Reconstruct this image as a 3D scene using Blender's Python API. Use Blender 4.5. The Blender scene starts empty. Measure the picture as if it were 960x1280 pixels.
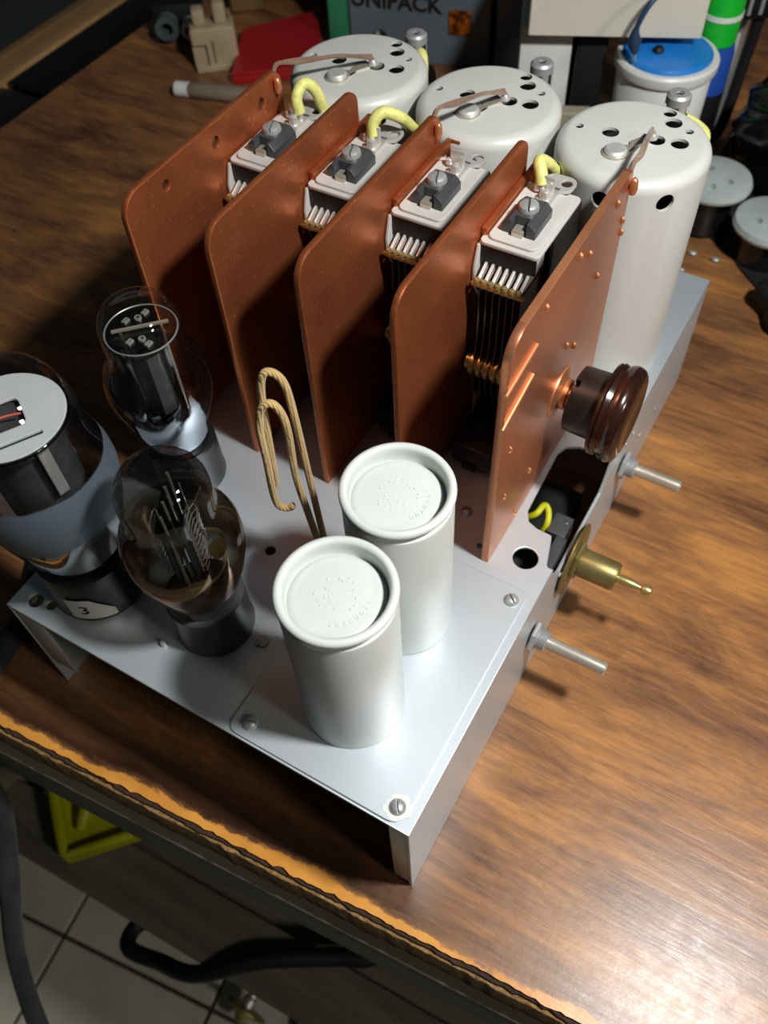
import bpy, bmesh, math, random
from mathutils import Vector, Matrix, noise
R = random.Random(7)
S = bpy.context.scene
COL = S.collection
PI = math.pi

# ---------------------------------------------------------------- camera, light, exposure
cd = bpy.data.cameras.new('camera'); cam = bpy.data.objects.new('camera', cd); COL.objects.link(cam)
cr, cu, cf = Vector((.4995, -.8654, -.0412)), Vector((.7199, .3881, .5755)), Vector((.4820, .3170, -.8168))
cf.normalize(); cr = (cr - cf*cr.dot(cf)).normalized(); cu = cr.cross(cf)
cam.matrix_world = Matrix(((cr.x, cu.x, -cf.x, -.0691), (cr.y, cu.y, -cf.y, -.0448), (cr.z, cu.z, -cf.z, .3807), (0, 0, 0, 1)))
cd.sensor_fit = 'HORIZONTAL'; cd.sensor_width = 36; cd.lens = 1103.6/960*36
cd.clip_start = .01; cd.clip_end = 20
cd.dof.use_dof = True; cd.dof.focus_distance = .315; cd.dof.aperture_fstop = 19
S.camera = cam
W = bpy.data.worlds.new('world'); S.world = W; W.use_nodes = True
W.node_tree.nodes['Background'].inputs[0].default_value = (.80, .92, 1, 1)
W.node_tree.nodes['Background'].inputs[1].default_value = .022
def area(name, loc, target, power, size, color):
    l = bpy.data.lights.new(name, 'AREA'); l.shape = 'DISK'; l.size = size; l.energy = power; l.color = color
    o = bpy.data.objects.new(name, l); COL.objects.link(o); o.location = loc
    o.rotation_euler = (Vector(target)-Vector(loc)).to_track_quat('-Z', 'Y').to_euler(); return o
area('desk_lamp_light', (.100, -.20, .56), (.08, -.01, 0), 4.0, .05, (1, .99, .965))
area('floor_fill_light', (-.20, -2.2, 1.55), (-.12, .25, -.75), 15, .35, (1, .95, .86))  # unseen fill added to brighten the floor below the bench
S.view_settings.view_transform = 'Standard'; S.view_settings.look = 'None'
S.view_settings.exposure = 0; S.view_settings.gamma = 1; S.view_settings.use_curve_mapping = False

# ---------------------------------------------------------------- materials
def lin(c): return tuple(((v/255+.055)/1.055)**2.4 if v > 10 else v/255/12.92 for v in c) + (1,)
class NT:
    def __init__(s, name):
        s.m = bpy.data.materials.new(name); s.m.use_nodes = True
        s.n = s.m.node_tree.nodes; s.l = s.m.node_tree.links; s.b = s.n['Principled BSDF']; s.out = s.n['Material Output']
        s.tc = s.n.new('ShaderNodeTexCoord')
    def set(s, **k):
        for a, v in k.items(): s.b.inputs[{'base': 'Base Color', 'metal': 'Metallic', 'rough': 'Roughness', 'spec': 'Specular IOR Level', 'trans': 'Transmission Weight', 'coat': 'Coat Weight', 'crough': 'Coat Roughness', 'sheen': 'Sheen Weight', 'em': 'Emission Color', 'ems': 'Emission Strength'}[a]].default_value = v
        return s
    def mapping(s, sc=(1, 1, 1), rot=(0, 0, 0), loc=(0, 0, 0)):
        m = s.n.new('ShaderNodeMapping'); m.inputs['Scale'].default_value = sc; m.inputs['Rotation'].default_value = rot; m.inputs['Location'].default_value = loc
        s.l.new(s.tc.outputs['Object'], m.inputs[0]); return m.outputs[0]
    def noise(s, scale, detail=4, rough=.55, vec=None, dist=0):
        t = s.n.new('ShaderNodeTexNoise'); t.inputs['Scale'].default_value = scale; t.inputs['Detail'].default_value = detail
        t.inputs['Roughness'].default_value = rough; t.inputs['Distortion'].default_value = dist
        s.l.new(vec or s.tc.outputs['Object'], t.inputs['Vector']); return t.outputs[0]
    def ramp(s, fac, stops):
        r = s.n.new('ShaderNodeValToRGB'); e = r.color_ramp.elements
        while len(e) < len(stops): e.new(.5)
        for i, (p, c) in enumerate(stops): e[i].position = p; e[i].color = c if len(c) == 4 else tuple(c)+(1,)
        s.l.new(fac, r.inputs[0]); return r.outputs[0]
    def math(s, op, a, b=None, clamp=False):
        m = s.n.new('ShaderNodeMath'); m.operation = op; m.use_clamp = clamp
        for i, v in enumerate((a, b)):
            if v is None: continue
            if isinstance(v, (int, float)): m.inputs[i].default_value = v
            else: s.l.new(v, m.inputs[i])
        return m.outputs[0]
    def mix(s, fac, a, b):
        m = s.n.new('ShaderNodeMix'); m.data_type = 'RGBA'
        for k, v in ((0, fac), (6, a), (7, b)):
            if isinstance(v, (int, float, tuple)): m.inputs[k].default_value = v
            else: s.l.new(v, m.inputs[k])
        return m.outputs[2]
    def sep(s, out='Object'):
        x = s.n.new('ShaderNodeSeparateXYZ'); s.l.new(s.tc.outputs[out], x.inputs[0]); return x.outputs
    def link(s, o, name): s.l.new(o, s.b.inputs[name]); return s
    def bump(s, h, strength=.2, dist=.001):
        b = s.n.new('ShaderNodeBump'); b.inputs['Strength'].default_value = strength; b.inputs['Distance'].default_value = dist
        s.l.new(h, b.inputs['Height']); s.l.new(b.outputs[0], s.b.inputs['Normal']); return s
def simple(name, rgb, rough=.5, metal=0, spec=.5, var=.12, scale=60, bump=0):
    t = NT(name); c = lin(rgb); n = t.noise(scale, 5)
    d = tuple(x*(1-var) for x in c[:3])+(1,); e = tuple(min(1, x*(1+var)) for x in c[:3])+(1,)
    t.link(t.ramp(n, [(.3, d), (.7, e)]), 'Base Color'); t.set(rough=rough, metal=metal, spec=spec)
    if bump: t.bump(n, bump, .0006)
    return t.m
M = {}
def paint(name, rgb, rough, metal, grain=900, stain=.0):
    t = NT(name); n = t.noise(grain, 3); big = t.noise(22, 5)
    c = lin(rgb); col = t.ramp(big, [(.3, tuple(v*.93 for v in c[:3])), (.7, c)])
    if stain:
        st = t.noise(75, 6, .7, t.mapping((1, 1, .4))); col = t.mix(t.math('MULTIPLY', t.ramp(st, [(.70, (0, 0, 0)), (.76, (1, 1, 1))]), stain), col, lin((70, 66, 60)))
    t.link(col, 'Base Color'); t.set(rough=rough, metal=metal); t.bump(n, .12, .0002); return t.m
M['can'] = paint('off_white_enamel', (198, 203, 200), .32, 0, 1500, .25)
M['tall'] = paint('warm_white_lacquer', (188, 189, 184), .36, 0, 900, .1)
M['chassis'] = paint('silver_grey_chassis_paint', (205, 214, 220), .45, .68, 1200, .10)
def copper(name, base, r0, r1, dust=.25):
    t = NT(name); n = t.noise(14, 6, .6); f = t.noise(420, 3); sc = t.noise(60, 5, .6, t.mapping((1, 1, 6)))
    a, b = lin(base), tuple(v*.62 for v in lin(base)[:3])+(1,)
    col = t.mix(t.math('MULTIPLY', t.ramp(sc, [(.55, (0, 0, 0)), (.8, (1, 1, 1))]), dust), t.ramp(n, [(.3, b), (.7, a)]), lin((196, 150, 118)))
    spk = t.noise(700, 2, .5); col = t.mix(t.ramp(spk, [(.66, (0, 0, 0)), (.72, (.45, .45, .45))]), col, lin((240, 178, 130)))
    t.link(col, 'Base Color'); t.set(metal=.78)
    mr = t.n.new('ShaderNodeMapRange'); mr.inputs[3].default_value = r0; mr.inputs[4].default_value = r1
    t.l.new(n, mr.inputs[0]); t.l.new(mr.outputs[0], t.b.inputs['Roughness']); t.bump(f, .18, .0003); return t.m
M['copper'] = copper('tarnished_copper', (200, 114, 70), .32, .48)
M['copper_bright'] = copper('brushed_copper', (214, 140, 102), .28, .42, .4)
M['copper_edge'] = copper('filed_copper_edge', (236, 160, 112), .30, .5, .5)
M['brass'] = simple('brass', (196, 178, 116), .34, .8, var=.15)
M['dull_brass'] = simple('dull_olive_brass', (138, 126, 80), .42, .75, var=.2)
M['steel'] = simple('nickel_steel', (206, 200, 186), .34, .72, var=.08)
M['zinc'] = simple('zinc_plated_steel', (176, 178, 178), .42, .55, var=.15)
M['solder'] = simple('solder', (214, 212, 206), .32, .6, var=.1, scale=300, bump=.5)
M['alu'] = simple('aluminium_sheet', (208, 208, 204), .42, .55, var=.07)
M['alu_white'] = simple('white_painted_frame', (190, 189, 184), .5, .1, var=.06)
M['fin'] = simple('bright_aluminium_vane', (226, 226, 222), .35, .6, var=.05)
M['dark_vane'] = simple('dark_oxidised_vane', (84, 82, 76), .5, .5)
M['black_steel'] = simple('blackened_steel', (12, 12, 12), .5, .1)
M['dark_bakelite'] = simple('dark_grey_bakelite', (60, 62, 64), .36, 0, var=.12)
M['black_bakelite'] = simple('black_bakelite', (24, 25, 26), .32, 0)
M['rubber'] = simple('black_rubber', (20, 20, 21), .6, 0, bump=.2)
M['black_plastic'] = simple('black_plastic', (8, 8, 9), .6, 0)
M['black_gloss'] = simple('glossy_black_panel', (12, 14, 12), .16, 0)
M['red_plastic'] = simple('red_plastic', (158, 22, 26), .42, 0, var=.05)
M['green_plastic'] = simple('teal_green_plastic', (52, 138, 100), .45, 0, var=.05)
M['bottle_green'] = simple('bright_green_plastic', (20, 190, 50), .35, 0, var=.05)
M['blue_plastic'] = simple('sky_blue_plastic', (30, 122, 205), .32, 0, var=.06)
M['deep_blue'] = simple('deep_blue_plastic', (28, 72, 160), .4, 0, var=.08)
M['cable_blue'] = simple('dark_blue_cable', (34, 58, 88), .45, 0)
M['white_plastic'] = simple('milky_white_plastic', (214, 216, 214), .4, 0, var=.03)
M['card'] = simple('off_white_card', (208, 205, 190), .7, 0, var=.05, scale=30)
M['beige'] = simple('beige_paper', (150, 146, 124), .8, 0)
M['grey_panel'] = simple('grey_instrument_panel', (104, 114, 122), .45, 0, var=.04)
M['grey_blue'] = simple('blue_grey_panel', (112, 126, 138), .4, 0, var=.04)
M['cream'] = simple('cream_ceramic', (168, 152, 122), .5, 0, var=.1)
M['grey_tube'] = simple('grey_plastic_tube', (128, 116, 100), .5, 0)
M['sleeve'] = simple('yellow_green_sleeving', (206, 206, 122), .55, 0, var=.15, scale=500, bump=.4)
M['yellow_bag'] = simple('yellow_plastic_sheet', (176, 176, 12), .5, 0, var=.2, scale=25)
M['cap_grey'] = simple('grey_cap_metal', (176, 186, 184), .45, .2)
M['olive'] = simple('olive_tape', (92, 84, 52), .4, 0)
M['ink'] = simple('dark_printed_ink', (18, 22, 24), .6, 0)
M['label'] = simple('grey_white_sticker', (190, 186, 180), .7, 0, var=.05)
M['mica'] = simple('white_mica_disc', (192, 197, 200), .45, 0, var=.05)
M['anode'] = simple('grey_anode', (84, 86, 88), .35, .6, var=.3, scale=120)
M['getter'] = simple('silver_getter_mirror', (180, 188, 196), .08, 1, var=.25, scale=45)
M['bakelite_brown'] = None
t = NT('polished_brown_bakelite'); n = t.noise(34, 6, .65, t.mapping((1, 1, 2.2)), 1.5)
t.link(t.ramp(n, [(.35, lin((20, 12, 10))), (.55, lin((40, 20, 14))), (.78, lin((80, 36, 18)))]), 'Base Color').set(rough=.17, spec=.6); M['bakelite_brown'] = t.m
t = NT('worn_brown_bakelite'); n = t.noise(60, 6, .65)
t.link(t.ramp(n, [(.35, lin((17, 12, 11))), (.7, lin((38, 29, 25)))]), 'Base Color').set(rough=.4, spec=.3); M['bakelite_hub'] = t.m
t = NT('amber_lens'); n = t.noise(160, 4)
t.link(t.ramp(n, [(.4, lin((70, 30, 8))), (.65, lin((206, 106, 18)))]), 'Base Color').set(rough=.2); M['amber'] = t.m
def cloth(name, a, b, sheen=.3):
    t = NT(name); w = t.n.new('ShaderNodeTexWave'); w.inputs['Scale'].default_value = 420; w.inputs['Distortion'].default_value = 3; w.inputs['Detail'].default_value = 3
    t.l.new(t.tc.outputs['Object'], w.inputs[0]); n = t.noise(90, 5)
    t.link(t.mix(t.math('MULTIPLY', w.outputs[1], .5), t.ramp(n, [(.3, lin(a)), (.7, lin(b))]), lin(tuple(v*.7 for v in a))), 'Base Color').set(rough=.9, sheen=sheen); t.bump(w.outputs[1], .5, .0005); return t.m
M['cloth_wire'] = cloth('tan_cloth_braid', (176, 142, 82), (206, 176, 112))
M['twisted_copper'] = cloth('twisted_copper_wire', (104, 76, 56), (140, 112, 88))
M['cable_braid'] = cloth('black_braided_cable', (16, 17, 18), (40, 41, 43), .05)
# thin glass: transparent tinted shell with Fresnel reflection
def glass(name, tint, zone=None):
    t = NT(name); t.n.remove(t.b)
    lw = t.n.new('ShaderNodeLayerWeight'); lw.inputs[0].default_value = .5; frv = t.math('ADD', .08, t.math('MULTIPLY', t.math('POWER', lw.outputs['Facing'], 4.5), .92))
    gl = t.n.new('ShaderNodeBsdfGlossy'); gl.inputs['Roughness'].default_value = .015
    tr = t.n.new('ShaderNodeBsdfTransparent'); mx = t.n.new('ShaderNodeMixShader')
    t.l.new(frv, mx.inputs[0]); t.l.new(tr.outputs[0], mx.inputs[1]); t.l.new(gl.outputs[0], mx.inputs[2])
    surf = mx.outputs[0]
    z = t.sep()[2]
    if zone is None: tr.inputs[0].default_value = tint+(1,)
    else:
        zz = t.math('ADD', t.math('MULTIPLY', z, 10), t.math('MULTIPLY', t.math('SUBTRACT', t.noise(55, 3), .5), zone.get('wob', .06)))
        t.l.new(t.ramp(zz, [(p*10, c) for p, c in zone['tint']]), tr.inputs[0])
        for key in ('coat', 'mirror'):
            if key not in zone: continue
            df = t.n.new('ShaderNodeBsdfGlossy' if key == 'mirror' else 'ShaderNodeBsdfPrincipled')
            df.inputs[0].default_value = lin(zone[key]['col']); df.inputs['Roughness'].default_value = zone[key]['rough']
            m2 = t.n.new('ShaderNodeMixShader'); t.l.new(t.ramp(zz, [(p*10, (v, v, v)) for p, v in zone[key]['mask']]), m2.inputs[0])
            t.l.new(surf, m2.inputs[1]); t.l.new(df.outputs[0], m2.inputs[2]); surf = m2.outputs[0]
    t.l.new(surf, t.out.inputs[0]); return t.m
M['glass_smoke'] = glass('smoked_tube_glass', None, dict(wob=.10, tint=[(.022, (.80, .82, .82)), (.036, (.80, .80, .78)), (.043, (.17, .12, .06)), (.060, (.22, .17, .11)), (.072, (.50, .48, .45)), (.092, (.52, .52, .52))], mirror=dict(col=(160, 116, 62), rough=.14, mask=[(.035, 0), (.043, .42), (.058, .34), (.069, 0)])))
M['glass_clear'] = glass('clear_tube_glass', None, dict(wob=.12, tint=[(.02, (.8, .8, .8)), (.05, (.72, .73, .74)), (.07, (.82, .82, .81)), (.095, (.90, .90, .88))],
    mirror=dict(col=(190, 198, 206), rough=.07, mask=[(.018, .85), (.046, .7), (.056, .3), (.065, 0)])))
M['glass_big'] = glass('grey_coated_tube_glass', None, dict(wob=.03, tint=[(.03, (.8, .8, .8)), (.09, (.93, .93, .92))],
    coat=dict(col=(74, 84, 92), rough=.5, mask=[(.0500, 0), (.0575, .93), (.0800, .95), (.0806, 0)]), mirror=dict(col=(190, 196, 200), rough=.06, mask=[(.02, .8), (.046, .72), (.056, 0)])))
M['glass_small'] = glass('dark_tube_glass', (.30, .30, .32))
# wood laminate with a worn front edge
t = NT('walnut_grain_tabletop'); v = t.mapping((30, 8, 10)); n1 = t.noise(1.0, 9, .68, v, 1.0); n2 = t.noise(1, 8, .75, t.mapping((330, 26, 20)), .6); n3 = t.noise(7, 3)
mixn = t.math('ADD', t.math('MULTIPLY', n1, .50), t.math('ADD', t.math('MULTIPLY', n2, .32), t.math('MULTIPLY', n3, .18)))
col = t.ramp(mixn, [(.38, lin((70, 44, 28))), (.46, lin((112, 76, 50))), (.53, lin((140, 96, 58))), (.62, lin((176, 122, 66)))])
x, y, z = t.sep()[0:3]
e = t.math('SUBTRACT', x, t.math('MULTIPLY', y, -.0753))          # distance inwards from the front edge
e = t.math('ADD', e, t.math('MULTIPLY', t.math('SUBTRACT', t.noise(90, 6, .7, t.mapping((1, .45, 1))), .5), .012))
e = t.math('ADD', e, t.math('MULTIPLY', t.math('SUBTRACT', t.noise(9, 2), .5), .016))
wear = t.ramp(t.math('MULTIPLY', t.math('ADD', e, .018), 20), [(.082, (1, 1, 1)), (.106, (0, 0, 0))])
col = t.mix(wear, col, t.ramp(t.noise(30, 4), [(.3, lin((196, 130, 52))), (.7, lin((224, 160, 72)))]))
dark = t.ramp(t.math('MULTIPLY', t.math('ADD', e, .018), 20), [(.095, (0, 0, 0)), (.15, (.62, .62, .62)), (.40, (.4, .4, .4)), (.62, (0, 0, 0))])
left = t.ramp(t.math('MULTIPLY', t.math('ADD', y, .03), 10), [(.05, (.45, .45, .45)), (.55, (1.5, 1.5, 1.5))]); col = t.mix(t.math('MULTIPLY', dark, left, True), col, lin((50, 29, 17)))  # edge grime, deepened with y to paint in the chassis shadow
sp = t.ramp(t.noise(85, 2, .4), [(.77, (0, 0, 0)), (.80, (.8, .8, .8))]); col = t.mix(sp, col, lin((50, 34, 24)))
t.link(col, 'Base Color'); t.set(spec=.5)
sc = t.noise(140, 6, .75, t.mapping((1, 1, 1), (0, 0, .5)))
rr = t.math('ADD', .19, t.math('MULTIPLY', sc, .24)); t.l.new(rr, t.b.inputs['Roughness']); t.bump(t.math('ADD', n2, t.math('MULTIPLY', sc, .6)), .16, .0006); M['table'] = t.m
t = NT('chipboard_core'); n = t.noise(320, 6, .75); t.link(t.ramp(n, [(.3, lin((78, 58, 40))), (.55, lin((158, 122, 74))), (.75, lin((202, 166, 104)))]), 'Base Color').set(rough=.9); t.bump(n, .8, .002); M['chip'] = t.m
t = NT('dark_torn_laminate'); n = t.noise(300, 6, .8); t.link(t.ramp(n, [(.3, lin((28, 18, 14))), (.7, lin((84, 58, 44)))]), 'Base Color').set(rough=.8); t.bump(n, .8, .002); M['torn'] = t.m
def planks(name, a, b):
    t = NT(name); n = t.noise(1, 6, .6, t.mapping((60, 4, 60)), .6); t.link(t.ramp(n, [(.3, lin(a)), (.7, lin(b))]), 'Base Color').set(rough=.75); t.bump(n, .3, .001); return t.m
M['grey_wood'] = planks('weathered_grey_wood', (88, 83, 71), (126, 119, 102))
t = NT('pale_plank_wood'); n = t.noise(1, 6, .6, t.mapping((4, 60, 60)), .6); t.link(t.ramp(n, [(.3, lin((120, 92, 60))), (.7, lin((176, 138, 90)))]), 'Base Color').set(rough=.7); M['plank'] = t.m
t = NT('beige_floor_tile'); n = t.noise(9, 6); f = t.noise(60, 2, .4)
t.link(t.mix(t.ramp(f, [(.77, (0, 0, 0)), (.8, (1, 1, 1))]), t.ramp(n, [(.3, lin((186, 181, 162))), (.7, lin((210, 206, 188)))]), lin((60, 55, 48))), 'Base Color').set(rough=.45); M['tile'] = t.m
M['grout'] = simple('dark_grout', (62, 58, 50), .9, 0)

# ---------------------------------------------------------------- mesh helpers
def finish(bm, name, smooth=True, ang=.6):
    me = bpy.data.meshes.new(name); bmesh.ops.recalc_face_normals(bm, faces=bm.faces[:]); bm.to_mesh(me); bm.free()
    return smoothed(me, ang) if smooth else me
def smoothed(me, ang=.6):
    me.polygons.foreach_set('use_smooth', [True]*len(me.polygons)); me.set_sharp_from_angle(angle=ang); me.update(); return me
def box_into(bm, x0, x1, y0, y1, z0, z1, bev=0, seg=1, mat=None):
    r = bmesh.ops.create_cube(bm, size=1)['verts']
    bmesh.ops.scale(bm, vec=(x1-x0, y1-y0, z1-z0), verts=r); bmesh.ops.translate(bm, vec=((x0+x1)/2, (y0+y1)/2, (z0+z1)/2), verts=r)
    if bev:
        es = list({e for v in r for e in v.link_edges}); g = bmesh.ops.bevel(bm, geom=es, offset=bev, segments=seg, affect='EDGES', profile=.6)
        r = list({v for f in g['faces'] for v in f.verts})
    if mat is not None: bmesh.ops.transform(bm, matrix=mat, verts=r)
def box(name, x0, x1, y0, y1, z0, z1, bev=.0005, seg=2, mat=None):
    bm = bmesh.new(); box_into(bm, x0, x1, y0, y1, z0, z1, bev, seg, mat); return finish(bm, name)
AX = {'z': Matrix(), 'y': Matrix.Rotation(PI/2, 4, 'X'), 'x': Matrix.Rotation(PI/2, 4, 'Y')}   # 'y': local +z -> -y ; 'x': +z -> +x
def lathe_into(bm, prof, seg=32, mat=None):
    rings = []
    for r, z in prof:
        rings.append([bm.verts.new((0, 0, z))] if r < 1e-6 else [bm.verts.new((r*math.cos(a), r*math.sin(a), z)) for a in (2*PI*k/seg for k in range(seg))])
    vs = [v for g in rings for v in g]
    for a, b in zip(rings, rings[1:]):
        for k in range(seg):
            q = [a[k % len(a)], a[(k+1) % len(a)], b[(k+1) % len(b)], b[k % len(b)]]
            q = list(dict.fromkeys(q))
            if len(q) > 2: bm.faces.new(q)
    if mat is not None: bmesh.ops.transform(bm, matrix=mat, verts=vs)
def lathe(name, prof, seg=32, mat=None, ang=.6):
    bm = bmesh.new(); lathe_into(bm, prof, seg, mat); return finish(bm, name, ang=ang)
def at(x, y, z): return Matrix.Translation((x, y, z))
def arc(cx, cz, r, a0, a1, n): return [(cx+r*math.cos(a0+(a1-a0)*i/n), cz+r*math.sin(a0+(a1-a0)*i/n)) for i in range(n+1)]
def smooth_path(P, n=6):
    P = [Vector(p) for p in P]; Q = []
    for i in range(len(P)-1):
        a, b, c, d = P[max(i-1, 0)], P[i], P[i+1], P[min(i+2, len(P)-1)]
        for k in range(n):
            t = k/n; Q.append(.5*((2*b)+(c-a)*t+(2*a-5*b+4*c-d)*t*t+(3*b-a-3*c+d)*t**3))
    return Q+[P[-1]]
def tube_into(bm, P, r, seg=10, sub=6):
    Q = smooth_path(P, sub) if sub else [Vector(p) for p in P]
    rad = (lambda t: r) if isinstance(r, (int, float)) else r
    up = Vector((0, 0, 1)); prev = None; rings = []
    for i, p in enumerate(Q):
        d = (Q[min(i+1, len(Q)-1)]-Q[max(i-1, 0)]).normalized()
        if prev is None: n = d.orthogonal().normalized()
        else: n = (prev-d*prev.dot(d)).normalized()
        prev = n; b = d.cross(n); rr = rad(i/(len(Q)-1))
        rings.append([bm.verts.new(p+(n*math.cos(a)+b*math.sin(a))*rr) for a in (2*PI*k/seg for k in range(seg))])
    for a, b in zip(rings, rings[1:]):
        for k in range(seg): bm.faces.new((a[k], a[(k+1) % seg], b[(k+1) % seg], b[k]))
    bm.faces.new(rings[0][::-1]); bm.faces.new(rings[-1])
def tube(name, P, r, seg=10, sub=6):
    bm = bmesh.new(); tube_into(bm, P, r, seg, sub); return finish(bm, name, ang=1.0)
def rrect(x0, x1, y0, y1, r, n=6):
    rs = r if isinstance(r, (tuple, list)) else (r,)*4       # corners: (x0y0, x1y0, x1y1, x0y1)
    out = []
    for (cx, cy, a, q) in ((x0, y0, PI, rs[0]), (x1, y0, 1.5*PI, rs[1]), (x1, y1, 0, rs[2]), (x0, y1, .5*PI, rs[3])):
        px, py = (cx+q if cx == x0 else cx-q), (cy+q if cy == y0 else cy-q)
        out += [(cx, cy)] if q <= 0 else [(px+q*math.cos(a+PI/2*i/n), py+q*math.sin(a+PI/2*i/n)) for i in range(n+1)]
    return out
def circ(x, y, r, n=24): return [(x+r*math.cos(2*PI*i/n), y+r*math.sin(2*PI*i/n)) for i in range(n)]
def sheet(name, outer, holes, t, bev=0, mat=None, ang=.6):
    cu_ = bpy.data.curves.new(name, 'CURVE'); cu_.dimensions = '2D'; cu_.fill_mode = 'BOTH'; cu_.extrude = t/2-bev; cu_.bevel_depth = bev; cu_.bevel_resolution = 1; cu_.offset = -bev
    for L in [outer]+list(holes):
        sp_ = cu_.splines.new('POLY'); sp_.points.add(len(L)-1); sp_.use_cyclic_u = True
        for p, q in zip(sp_.points, L): p.co = (q[0], q[1], 0, 1)
    o = bpy.data.objects.new(name, cu_); me = bpy.data.meshes.new_from_object(o)
    bpy.data.objects.remove(o); bpy.data.curves.remove(cu_)
    if mat is not None: me.transform(mat)
    return smoothed(me, ang)
XZ = Matrix(((1, 0, 0, 0), (0, 0, -1, 0), (0, 1, 0, 0), (0, 0, 0, 1)))     # sheet x,y -> world x,z ; normal -> -y
def text(name, s, size, t, mat, sx=1, align='LEFT', bold=0):
    f = bpy.data.curves.new(name, 'FONT'); f.body = s; f.size = size; f.extrude = t; f.align_x = align; f.offset = bold; f.resolution_u = 3
    o = bpy.data.objects.new(name, f); me = bpy.data.meshes.new_from_object(o); bpy.data.objects.remove(o); bpy.data.curves.remove(f)
    me.transform(mat @ Matrix.Diagonal((sx, 1, 1, 1))); return me
def join(name, meshes, ang=.6):
    bm = bmesh.new()
    for m in meshes: bm.from_mesh(m)
    me = bpy.data.meshes.new(name); bm.to_mesh(me); bm.free(); return smoothed(me, ang)
def cut(me, cutter):
    a = bpy.data.objects.new('a', me); b = bpy.data.objects.new('b', cutter); COL.objects.link(a); COL.objects.link(b)
    m = a.modifiers.new('b', 'BOOLEAN'); m.operation = 'DIFFERENCE'; m.object = b; m.solver = 'EXACT'
    dg = bpy.context.evaluated_depsgraph_get(); out = bpy.data.meshes.new_from_object(a.evaluated_get(dg))
    bpy.data.objects.remove(a); bpy.data.objects.remove(b); return smoothed(out, .6)

# ---------------------------------------------------------------- object helpers
def tag(o, label, cat, group=None):
    o['label'] = label; o['category'] = cat
    if group: o['group'] = group
    return o
def thing(name, label, cat, loc=(0, 0, 0), group=None):
    o = bpy.data.objects.new(name, None); COL.objects.link(o); o.location = loc; o.empty_display_size = .01
    o['anchor'] = tuple(loc); return tag(o, label, cat, group)
def part(name, me, m, parent=None, label=None, kind=None):
    o = bpy.data.objects.new(name, me); COL.objects.link(o)
    if isinstance(m, str): m = M[m]
    if not me.materials: me.materials.append(m)
    if parent is not None:
        o.parent = parent
        if parent.type == 'EMPTY' and 'anchor' in parent: o.matrix_parent_inverse = Matrix.Translation(-Vector(parent['anchor']))
    if label: o['label'] = label
    if kind: o['kind'] = kind
    return o
def solo(name, me, m, label, cat, group=None): return tag(part(name, me, m), label, cat, group)
def clone(root, loc, label, rotz=None):
    kids = {}
    for o in bpy.data.objects: kids.setdefault(o.parent, []).append(o)
    def rec(o, par):
        c = o.copy(); COL.objects.link(c); c.parent = par
        for k in kids.get(o, []): rec(k, c)
        return c
    r = rec(root, None); r.location = loc; r['label'] = label
    if rotz is not None: r.rotation_euler.z = rotz
    return r

HC = .0731          # height of the chassis deck above the tabletop
CW, CL = .1869, .3175
# ---------------------------------------------------------------- floor and bench
fl = part('floor', box('floor', -3, 3, -3, 3, -.80, -.7545, 0), 'grout'); fl['kind'] = 'structure'
tm = box('tile', -.0978, .0978, -.0978, .0978, -.006, 0, .0012, 1)
G0, ga = Vector((-.116, .421, -.7485)), math.radians(7.3)
for i in range(-4, 5):
    for j in range(-5, 4):
        # the grid runs along the joint that leaves the corner at G0
        off = .0 if i % 2 else .068
        p = G0 + Matrix.Rotation(ga, 3, 'Z') @ Vector((.1+.2*i, -.1+.2*j+(0 if i >= 0 else off), 0))
        o = part('tile', tm, 'tile', fl); o.location = p; o.rotation_euler.z = ga
def edge_x(y, a=-.0017, b=-.0753): return -.0167+b*y
bench = thing('workbench', 'wooden workbench with walnut grain top and worn orange front edge', 'table')
# laminate: front edge torn, so it is a polygon with a ragged side
ys = [-1.0+.002*i for i in range(int(1.553/.002)+1)]
outer = [(edge_x(y)+.0009*noise.noise((y*38, 3, 0))+.0011*noise.noise((y*210, 9, 0))+.0006*noise.noise((y*640, 1, 0)), y) for y in ys]
outer += [(1.5, .5535), (1.5, -1.0)]
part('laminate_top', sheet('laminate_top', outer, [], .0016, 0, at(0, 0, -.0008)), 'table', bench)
outer = [(edge_x(y)-.0013+.0008*noise.noise((y*60, 7, 0))+.0010*noise.noise((y*260, 4, 0))+.0005*noise.noise((y*600, 4, 0)), y) for y in ys]+[(1.49, .5525), (1.49, -1.0)]
part('torn_underlayer', sheet('torn_underlayer', outer, [], .0022, 0, at(0, 0, -.0028)), 'torn', bench)
outer = [(edge_x(y)-.0028+.0006*noise.noise((y*50, 2, 0))+.0007*noise.noise((y*230, 5, 0)), y) for y in ys]+[(1.49, .5525), (1.49, -1.0)]
part('core_board', sheet('core_board', outer, [], .0250, .0006, at(0, 0, -.0165)), 'chip', bench)
m_ = Matrix.Rotation(math.atan(.0753), 4, 'Z')
part('front_apron', box('front_apron', -.018, 0, -1.0, .548, -.075, -.0291, .001, 2, at(-.006, 0, 0) @ m_), 'grey_wood', bench)
part('leg', box('leg', -.002, .055, .40, .46, -.7485, -.0291, .002, 2), 'grey_wood', bench)
part('leg', box('leg', 1.36, 1.42, .46, .52, -.7485, -.0291, .002, 2), 'grey_wood', bench)
part('leg', box('leg', 1.36, 1.42, -.95, -.89, -.7485, -.0291, .002, 2), 'grey_wood', bench)
part('leg', box('leg', .02, .08, -.95, -.89, -.7485, -.0291, .002, 2), 'grey_wood', bench)
part('lower_rail', box('lower_rail', -.004, .040, -1.0, .346, -.318, -.300, .002, 2, at(-.0515, 0, 0) @ Matrix.Rotation(.0500, 4, 'Z')), 'grey_wood', bench)
part('cross_rail', box('cross_rail', -.062, .9, .3465, .366, -.318, -.300, .002, 2), 'grey_wood', bench)
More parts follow.
